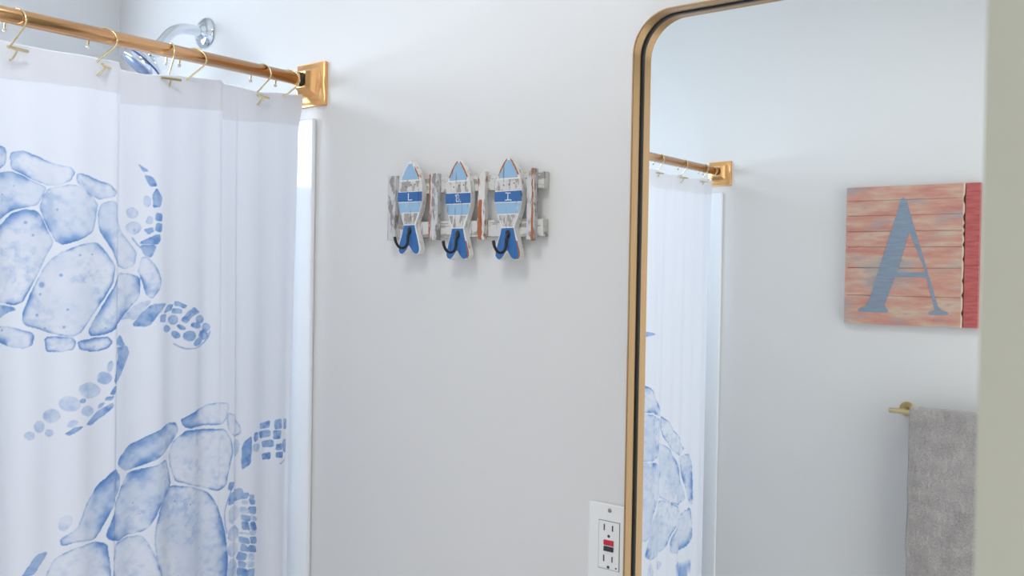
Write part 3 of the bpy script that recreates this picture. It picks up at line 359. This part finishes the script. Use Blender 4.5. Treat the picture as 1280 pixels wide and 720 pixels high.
# ------------------------------------------------------------------ hook rack
def weathered(name, base, worn, thr=.58, scale=120, stretch=(1, 1, .3), worn2=None):
    m = mat(name, base, .7); v = coords(m, stretch); n = noise(m, v, scale, 5, .65)
    c = ramp(m, n, [(thr-.03, base), (thr+.03, worn)])
    n2 = noise(m, coords(m, (1, 1, .12)), 260, 3); dk = ramp(m, n2, [(.60, (255, 255, 255)), (.72, (150, 146, 142))])
    mu = N(m, 'ShaderNodeMix', data_type='RGBA', blend_type='MULTIPLY'); mu.inputs[0].default_value = .75; Lk(m, c, mu.inputs[6]); Lk(m, dk, mu.inputs[7])
    Lk(m, mu.outputs[2], PB(m).inputs['Base Color']); bump(m, n, .3, .0006); return m
ww = weathered('whitewashed_wood', (206, 206, 208), (146, 140, 138), .53)
wwrail = weathered('whitewashed_rail_wood', (214, 213, 210), (160, 156, 150), .55, 80, (.25, 1, 1))
wbr = weathered('white_paint_over_brown_wood', (220, 216, 212), (150, 92, 58), .60, 70)
brn = weathered('bare_brown_wood', (172, 104, 66), (222, 216, 210), .62, 60)
body = weathered('white_fish_body', (234, 233, 232), (176, 116, 84), .64, 80)
lblue = weathered('light_blue_paint', (152, 188, 218), (190, 205, 218), .66, 90)
dblue = weathered('deep_blue_paint', (58, 108, 170), (90, 140, 196), .68, 80)
tblue = weathered('tail_blue_paint', (56, 112, 176), (140, 132, 138), .66, 75)
plank = weathered('grey_white_planks', (216, 213, 210), (165, 158, 154), .54, 110)
letterm = mat('white_letter_paint', (232, 240, 246), .6)
rb2 = (-.955, 0, 1.60)
rack = tag(empty('hook_rack', rb2), 'weathered white wooden wall rack with three blue and white fish and iron coat hooks', 'hook rack')
def rp(name, bm, m, parent=rack, bevel=.0008, smooth=False): return obj(name, rel(bm, rb2) if parent is not None else bm, m, parent, smooth, bevel)
def wob(pts, a=.0006): return [(x+random.uniform(-a, a), z+random.uniform(-a, a)) for x, z in pts]
def plankpoly(x0, x1, z0, z1, n=10, a=.0006, vertical=True):
    if vertical:
        l = [(x0, z0+(z1-z0)*k/n) for k in range(n+1)]; r = [(x1, z1-(z1-z0)*k/n) for k in range(n+1)]
        return wob(l+r, a)
    b = [(x0+(x1-x0)*k/n, z1) for k in range(n+1)]; t = [(x1-(x1-x0)*k/n, z0) for k in range(n+1)]
    return wob(b+t, a)
for z0, z1 in ((1.6262, 1.6500), (1.5560, 1.5815)):
    bm = bmesh.new(); prism(bm, plankpoly(-1.100, -.7965, z0, z1, 24, .0005, False), -.0008, -.0136); rp('rail', bm, wwrail)
SL = [(-1.1086, -1.0905, 1.5521, 1.6575, ww, None), (-1.0142, -.9970, 1.5517, 1.6570, ww, 'L'), (-.9139, -.9000, 1.5503, 1.6552, wbr, 'B'), (-.8207, -.8065, 1.5500, 1.6545, ww, 'R')]
for x0, x1, z0, z1, m, kind in SL:
    bm = bmesh.new(); prism(bm, plankpoly(x0, x1, z0, z1), -.0134, -.0220); s = rp('slat', bm, m)
    if kind == 'L': bm = bmesh.new(); prism(bm, plankpoly(x0-.0006, x0+.0022, z0, z1-.001, 14, .0007), -.0150, -.0224); rp('bare_edge', bm, brn, s, .0003); 
    if kind == 'B': bm = bmesh.new(); prism(bm, plankpoly(x0+.0008, x0+.0088, z0+.0005, z0+.062, 14, .001), -.0150, -.0224); rp('bare_edge', bm, brn, s, .0003)
    if kind == 'R': bm = bmesh.new(); prism(bm, plankpoly(x0+.0088, x0+.0130, z0, z1-.0005, 14, .0008), -.0150, -.0224); rp('bare_edge', bm, brn, s, .0003)
for o in bpy.data.objects:
    if o.name.startswith('bare_edge'): o['label'] = 'bare brown wood edge where the white paint has worn off'
HW = [(1.0, .0), (.985, .14), (.965, .26), (.93, .43), (.89, .58), (.84, .74), (.79, .87), (.73, .96), (.66, 1.0), (.58, 1.0), (.52, .95), (.46, .84), (.40, .70), (.355, .57), (.32, .50)]
TR = [(.30, .50), (.25, .60), (.19, .73), (.13, .85), (.08, .94), (.045, .95), (.015, .84), (.0, .64), (.010, .42), (.040, .22), (.070, .08), (.080, .0)]
def hwid(v): 
    vs = [a for a, b in HW][::-1]; ws = [b for a, b in HW][::-1]; return float(np.interp(v, vs, ws))
def fish(cx, ztop_, zbot, hw, letter, flip=False):
    cx -= .003; Hh = ztop_-zbot; P_ = lambda v, u: (cx+u*hw, zbot+v*Hh)
    f = empty('fish', (0, 0, 0)); f.parent = rack
    right = [P_(v, w) for v, w in HW[1:]]+[P_(v, w) for v, w in TR]; left = [P_(v, -w) for v, w in TR[:-1][::-1]]+[P_(v, -w) for v, w in HW[1:][::-1]]
    outl = [P_(1.0, 0)]+right+left
    y0, y1 = -.0134, -.0248
    bm = bmesh.new(); prism(bm, outl, y0, y1)
    bo = rp('body', bm, body, f, .0012)
    rim = [P_(v, hwid(v)-.03) for v in (.985, .965, .94, .90, .86, .82)]+[P_(v, hwid(v)-.13) for v in (.82, .86, .90, .94, .965)]
    rim = rim if letter != 'L' else rim[2:-2]
    bm = bmesh.new(); prism(bm, rim, y1+.0003, y1-.0004); rp('worn_rim', bm, brn, f, 0)
    if letter != 'L':
        bm = bmesh.new(); prism(bm, [(2*cx-x, z) for x, z in rim], y1+.0003, y1-.0004); rp('worn_rim', bm, brn, f, 0)
        te = [P_(v, w-.02) for v, w in TR[2:7]]+[P_(v, w-.13) for v, w in TR[2:7][::-1]]; bm = bmesh.new(); prism(bm, te, y1+.0003, y1-.0004); rp('worn_rim', bm, brn, f, 0)
    def band(name, va, vb, m, inset=.0016, n=8, ragged=.0003):
        vs_ = [va+(vb-va)*k/n for k in range(n+1)]
        r = [P_(v, max(0, hwid(v)-inset/hw)) for v in vs_]; l = [P_(v, -max(0, hwid(v)-inset/hw)) for v in vs_[::-1]]
        pts = wob(r+l, ragged); bm = bmesh.new(); prism(bm, pts, y1+.0004, y1-.0005); return rp(name, bm, m, f, 0)
    band('head_panel', .965, .795, lblue, .0040)
    band('cheek_panel', .78, .675, plank, .0014); band('letter_band', .665, .565, dblue, .0004); band('light_band', .555, .450, lblue, .0010)
    band('belly_panel', .440, .325, plank, .0030)
    # tail paint
    r = [P_(v, w-.07) for v, w in TR[:9]]; tail = [P_(.312, .44)]+[P_(v, w) for v, w in [(.25, .52), (.19, .64), (.13, .75), (.08, .83), (.045, .84), (.02, .74), (.010, .58), (.022, .40), (.055, .22), (.088, .08), (.10, .0)]]
    tail += [(2*cx-x, z) for x, z in tail[:-1][::-1]]
    bm = bmesh.new(); prism(bm, wob(tail, .0003), y1+.0004, y1-.0005); rp('tail_panel', bm, tblue, f, 0)
    # eyes / nail marks
    bm = bmesh.new()
    for u in (-.32, .1, .45):
        x, z = P_(.735+random.uniform(-.01, .01), u); prism(bm, [(x+.0011*math.cos(t*math.pi/4), z+.0011*math.sin(t*math.pi/4)) for t in range(8)], y1-.0003, y1-.0008)
    rp('nail_marks', bm, slotm, f, 0)
    strokes = {'L': [[(-.25, .9), (-.25, .1)], [(-.25, .1), (.55, .12)]], 'B': [[(-.30, .92), (-.25, .12)], [(-.45, .85), (.05, .97), (.22, .80), (.12, .60), (-.25, .54)], [(-.25, .54), (.25, .50), (.38, .30), (.20, .10), (-.25, .12)], [(.55, .08), (.66, .10)]],
               'I': [[(-.4, .92), (.45, .88)], [(.02, .9), (.02, .12)], [(-.45, .1), (.45, .12)], [(.62, .08), (.68, .1)]]}[letter]
    bm = bmesh.new(); zc0, zc1 = zbot+.572*Hh, zbot+.657*Hh
    for s in strokes:
        for (a, b), (c, d) in zip(s, s[1:]):
            A = Vector((cx+a*.0095, zc0+b*(zc1-zc0))); B = Vector((cx+c*.0095, zc0+d*(zc1-zc0))); t = (B-A).normalized()*.0007; nrm = Vector((-t.y, t.x))
            prism(bm, [tuple(A-t-nrm), tuple(B+t-nrm), tuple(B+t+nrm), tuple(A-t+nrm)], y1-.0004, y1-.0010)
    lt = rp('painted_letter', bm, letterm, f, 0); lt['label'] = 'white hand painted letter '+letter
    # iron hook
    kx = cx+.0015; kz = zbot+.255*Hh; bm = bmesh.new()
    prism(bm, [(kx+.0040*math.cos(t*math.pi/6), kz+.0062*math.sin(t*math.pi/6)) for t in range(12)], y1-.0004, y1-.0022)
    o1 = -.0; pth = smoothpath([(kx, y1-.0015, kz), (kx, y1-.0045, kz-.008), (kx, y1-.0060, kz-.020), (kx-.0005, y1-.0120, kz-.0275), (kx-.001, y1-.022, kz-.0275), (kx-.001, y1-.030, kz-.020), (kx-.001, y1-.033, kz-.011)], 5)
    tube(bm, pth, [.0021]*(len(pth)-6)+[.0021, .0022, .0023, .0024, .0024, .0022], 12); rp('iron_hook', bm, iron, f, .0003, True)
    f.location = (0, 0, 0)
fish(-1.0520, 1.6798, 1.5285, .0270, 'L'); fish(-.9485, 1.6750, 1.5203, .0257, 'B'); fish(-.8500, 1.6735, 1.5200, .0257, 'I')
# ------------------------------------------------------------------ outlet
ob = (-.6795, 0, 1.126)
ou = tag(empty('wall_outlet', ob), 'white outlet with red and black buttons, half behind the mirror frame', 'outlet')
ox, oz = -.6795, 1.1265
bm = bmesh.new(); box(bm, (ox-.0350, -.0052, oz-.0570), (ox+.0350, -.0004, oz+.0570)); obj('cover_plate', rel(bm, ob), plasticw, ou, False, .0022, 3)
bm = bmesh.new(); box(bm, (ox-.0172, -.0055, oz-.0338), (ox+.0172, -.0048, oz+.0338)); obj('gap_line', rel(bm, ob), mat('gap_shade_grey', (120, 118, 116), .6), ou)
bm = bmesh.new(); box(bm, (ox-.0165, -.0066, oz-.0332), (ox+.0165, -.0040, oz+.0330)); rc = obj('receptacle', rel(bm, ob), plasticw, ou, False, .0008)
for s in (1, -1):
    c = oz+s*.0215
    bm = bmesh.new(); box(bm, (ox-.0085, -.0068, c-.0045+.003), (ox-.0065, -.0060, c+.0045+.003)); obj('slot', rel(bm, ob), slotm, rc)
    bm = bmesh.new(); box(bm, (ox+.0050, -.0068, c-.0040+.003), (ox+.0070, -.0060, c+.0040+.003)); obj('slot', rel(bm, ob), slotm, rc)
    bm = bmesh.new(); prism(bm, [(ox+.0022*math.cos(t*math.pi/6), c-.0085+.0022*math.sin(t*math.pi/6)) for t in range(12)], -.0068, -.0060); obj('ground_hole', rel(bm, ob), slotm, rc)
bm = bmesh.new(); box(bm, (ox-.0075, -.0085, oz+.0005), (ox+.0080, -.0060, oz+.0075)); obj('test_button', rel(bm, ob), redm, rc, False, .0006)['label'] = 'red test button'
bm = bmesh.new(); box(bm, (ox-.0075, -.0085, oz-.0080), (ox+.0080, -.0060, oz-.0015)); obj('reset_button', rel(bm, ob), blackb, rc, False, .0006)['label'] = 'black reset button'
bm = bmesh.new(); ball(bm, (ox+.0125, -.0066, oz-.0295), .0012, 12); obj('indicator_light', rel(bm, ob), slotm, rc, True)
for s in (1, -1):
    bm = bmesh.new(); lathe(bm, [(0, .0030), (.0008, .0028), (.0011, .001)], (ox, -.0050, oz+s*.0485), (0, -1, 0), 16); obj('screw', rel(bm, ob), mat('painted_screw', (150, 148, 145), .4, .5), ou, True)
# ------------------------------------------------------------------ mirror
MX0, MX1, MZ0, MZ1 = -.6410, -.0780, .90, 1.8475
mb = ((MX0+MX1)/2, 0, (MZ0+MZ1)/2)
mi = tag(empty('wall_mirror', mb), 'tall wall mirror with rounded corners in a deep brushed gold frame', 'mirror')
def rrect(x0, x1, z0, z1, r, n=14):
    pts = []
    for cx, cz, a0 in ((x1-r, z1-r, 0), (x0+r, z1-r, 90), (x0+r, z0+r, 180), (x1-r, z0+r, 270)):
        for k in range(n+1):
            a = math.radians(a0+90*k/n); pts.append((cx+r*math.cos(a), cz+r*math.sin(a)))
    return pts
def ring(bm, prof, R0=.055):
    """prof: (inset, y) loop"""
    loops = []
    for ins, y in prof:
        loops.append([bm.verts.new((x, y, z)) for x, z in rrect(MX0+ins, MX1-ins, MZ0+ins, MZ1-ins, R0-ins)])
    n = len(loops[0])
    for i in range(len(loops)):
        a, b = loops[i], loops[(i+1) % len(loops)]
        for k in range(n): bm.faces.new((a[k], a[(k+1) % n], b[(k+1) % n], b[k]))
bm = bmesh.new(); ring(bm, [(0, -.0065), (0, -.0315), (.0006, -.0322), (.0020, -.0322), (.0026, -.0315), (.0026, -.0135), (.0026, -.0125), (.0026, -.0065)]); fr = obj('frame', rel(bm, mb), framem, mi, True)
md = fr.modifiers.new('edge', 'EDGE_SPLIT'); md.split_angle = math.radians(40)
bm = bmesh.new(); ring(bm, [(.0027, -.0066), (.0027, -.0128), (.0040, -.0128), (.0040, -.0066)]); obj('inner_channel', rel(bm, mb), gapm, mi, True)
bm = bmesh.new(); prism(bm, rrect(MX0+.0041, MX1-.0041, MZ0+.0041, MZ1-.0041, .050), -.0066, -.0090); obj('mirror_glass', rel(bm, mb), glassm, mi)
bm = bmesh.new(); box(bm, (MX0+.10, -.0064, MZ0+.03), (MX1-.02, -.0006, MZ1-.03)); obj('backing_board', rel(bm, mb), darkm, mi)
# ------------------------------------------------------------------ letter sign
wood = mat('salmon_washed_planks', (220, 160, 135), .75)
v1 = coords(wood, (1.3, 1, 7)); a1 = noise(wood, v1, 5, 5, .6); c1 = ramp(wood, a1, [(.30, (188, 124, 118)), (.43, (202, 146, 130)), (.52, (204, 160, 142)), (.62, (204, 180, 160)), (.72, (194, 134, 136))])
v2 = coords(wood, (1.1, 1, 3.2)); a2 = noise(wood, v2, 7, 3); f2 = ramp(wood, a2, [(.53, (0, 0, 0)), (.68, (230, 230, 230))])
c2 = mix(wood, f2, c1, srgb(160, 158, 162))
v3 = coords(wood, (2, 1, 45)); a3 = noise(wood, v3, 9, 4, .6); f3 = ramp(wood, a3, [(.56, (0, 0, 0)), (.74, (160, 160, 160))])
c3 = mix(wood, f3, c2, srgb(238, 206, 184)); Lk(wood, c3, PB(wood).inputs['Base Color']); bump(wood, a3, .3, .0006)
redw = mat('red_washed_wood', (190, 84, 80), .7); a = noise(redw, coords(redw, (3, 1, 20)), 8, 4); Lk(redw, ramp(redw, a, [(.35, (176, 80, 80)), (.65, (194, 104, 100))]), PB(redw).inputs['Base Color'])
letm = mat('slate_blue_stencil_paint', (130, 155, 180), .7); a = noise(letm, coords(letm, (2, 1, 26)), 9, 4, .6)
Lk(letm, ramp(letm, a, [(.34, (134, 138, 156)), (.55, (134, 154, 172)), (.72, (160, 154, 160))]), PB(letm).inputs['Base Color'])
chipm = mat('chipped_cream_edge', (224, 200, 176), .8)
sgb = (-.736, YB, 1.57)
sg = tag(empty('letter_sign', sgb), 'salmon plank sign with grey-blue letter A and red side board, in the mirror', 'wall sign')
zz = [1.7700, 1.7292, 1.6858, 1.6405, 1.5955, 1.5360, 1.4560, 1.3730]; bm = bmesh.new(); yb = YB+.001
for za, zb in zip(zz, zz[1:]):
    prism(bm, wob([(-.9148, zb+.0006), (-.75, zb+.0006), (-.5992, zb+.0006), (-.5992, za-.0003), (-.75, za-.0003), (-.9148, za-.0003)], .0003), yb, yb+.018)
obj('plank_panel', rel(bm, sgb), wood, sg, False, .0006)
bm = bmesh.new(); box(bm, (-.91, yb, 1.378), (-.562, yb+.012, 1.765)); obj('back_board', rel(bm, sgb), mat('brown_gap_wood', (110, 72, 55), .8), sg)
l = [(-.5992, 1.373+.397*k/26) for k in range(27)]; r = [(-.5948+random.choice([0, 0, 0, 0, 0, -.004])+random.uniform(-.0004, .0004), 1.7695-.396*k/40) for k in range(41)]
bm = bmesh.new(); prism(bm, l+r, yb, yb+.0178); obj('chipped_edge', rel(bm, sgb), chipm, sg)
bm = bmesh.new()
for za, zb in ((1.7692, 1.7460), (1.7455, 1.5440), (1.5433, 1.3745)): box(bm, (-.5925, yb, zb), (-.5565, yb+.018, za))
obj('red_board', rel(bm, sgb), redw, sg, False, .0008)
cu = bpy.data.curves.new('letter', 'CURVE'); cu.dimensions = '2D'; cu.fill_mode = 'BOTH'; cu.extrude = .0006
Aout = [(-.7608, 1.7334), (-.7532, 1.7351), (-.7467, 1.7269), (-.6577, 1.4324), (-.6483, 1.421), (-.6301, 1.4152), (-.6317, 1.4074), (-.6803, 1.4067), (-.6823, 1.4132), (-.6653, 1.4204), (-.6888, 1.51), (-.7737, 1.51), (-.8009, 1.4275), (-.7909, 1.4157), (-.7921, 1.4083), (-.8732, 1.4078), (-.8754, 1.4146), (-.8535, 1.4257), (-.8426, 1.443)]
Ah = [(-.7371, 1.6385), (-.691, 1.5244), (-.7676, 1.5235)]
for poly in (Aout, Ah):
    s = cu.splines.new('POLY'); s.points.add(len(poly)-1); s.use_cyclic_u = True
    for p, (x, z) in zip(s.points, poly): p.co = (x-sgb[0], z-sgb[2], 0, 1)
tmp = bpy.data.objects.new('letter_curve', cu); C.objects.link(tmp); bpy.context.view_layer.update()
me = bpy.data.meshes.new_from_object(tmp.evaluated_get(bpy.context.evaluated_depsgraph_get())); bpy.data.objects.remove(tmp)
me.transform(Matrix.Rotation(math.pi/2, 4, 'X')); me.materials.clear(); me.materials.append(letm)
let = bpy.data.objects.new('letter', me); C.objects.link(let); let.parent = sg; let.location = (0, .0194, 0); let['label'] = 'grey-blue stencilled capital letter A'
# ------------------------------------------------------------------ towel bar and towel
tb = (-.736, YB, 1.1375); by = YB+.068; bz = 1.1365
bar = tag(empty('towel_bar', tb), 'brass towel bar with a round wall plate, seen in the mirror below the sign', 'towel bar')
for x in (-.7362, -.26):
    bm = bmesh.new(); lathe(bm, [(.0006, .0205), (.0062, .0205), (.0075, .0192)], (x, YB, bz), (0, 1, 0), 40); obj('wall_plate', rel(bm, tb), brass, bar, True).modifiers.new('e', 'EDGE_SPLIT')
    bm = bmesh.new(); lathe(bm, [(.007, .0072), (.066, .0072)], (x, YB, bz), (0, 1, 0), 24); obj('post', rel(bm, tb), brass, bar, True)
bm = bmesh.new(); lathe(bm, [(0, .0062), (.0006, .0068), (.535, .0068), (.5356, .0062)], (-.7666, by, bz), (1, 0, 0), 28); obj('bar', rel(bm, tb), brass, bar, True)
terry = mat('grey_terry', (176, 170, 168), .95, 0, Sheen_Weight=.4)
v = coords(terry); tn = noise(terry, v, 260, 4, .7); tn2 = noise(terry, v, 22, 3); tc = ramp(terry, tn2, [(.3, (172, 166, 164)), (.7, (198, 191, 188))])
tm = N(terry, 'ShaderNodeMix', data_type='RGBA', blend_type='MULTIPLY'); tm.inputs[0].default_value = .6; Lk(terry, tc, tm.inputs[6]); Lk(terry, ramp(terry, tn, [(.3, (170, 168, 166)), (.65, (255, 255, 255))]), tm.inputs[7]); Lk(terry, tm.outputs[2], PB(terry).inputs['Base Color']); bump(terry, tn, .9, .003)
sec = []; R1, R0 = .0175, .0078
for k in range(90): sec.append((R1, -.62+.62*k/90))
for k in range(13): a = math.pi*k/12; sec.append((R1*math.cos(a), R1*math.sin(a)))
for k in range(1, 80): sec.append((-R1, -.58*k/80))
sec.append((-R1+.004, -.583)); 
for k in range(1, 80): sec.append((-R0, -.58+.58*k/80))
for k in range(13): a = math.pi-math.pi*k/12; sec.append((R0*math.cos(a), R0*math.sin(a)))
for k in range(1, 90): sec.append((R0, -.62*k/90))
nx = 110; TX0, TX1 = -.7085, -.4100
u = np.array(sec); xs = np.linspace(TX0, TX1, nx)
GXx, Ui = np.meshgrid(xs, np.arange(len(u)), indexing='ij')
yv = u[Ui, 0]; zv = u[Ui, 1]; outer = np.sign(yv)*(np.abs(yv) > .012)
hang = np.clip(-zv/.6, 0, 1)
n_ = vnoise(GXx*1.0+yv, zv, .006, 3, 9)-.5; n__ = vnoise(GXx, zv, .06, 2, 11)-.5
yv2 = yv+outer*(n_*.004+hang*.004+n__*.006*hang); zv2 = zv+np.where(zv > 0, n_*.003, 0)
xx = GXx+(n_*.0025+np.clip(hang, 0, 1)*.004*np.sin(zv*40))*np.where((GXx-TX0 < .01) | (TX1-GXx < .01), 1, .2)
bm = bmesh.new(); V = [[bm.verts.new((xx[i, j], by+yv2[i, j], bz+zv2[i, j])) for j in range(len(u))] for i in range(nx)]
for i in range(nx-1):
    for j in range(len(u)):
        k = (j+1) % len(u); bm.faces.new((V[i][j], V[i+1][j], V[i+1][k], V[i][k]))
bm.faces.new(V[0]); bm.faces.new(V[-1][::-1])
tw = obj('towel', bm, terry, None, True); tag(tw, 'grey terry towel folded over the brass towel bar, seen in the mirror', 'towel')
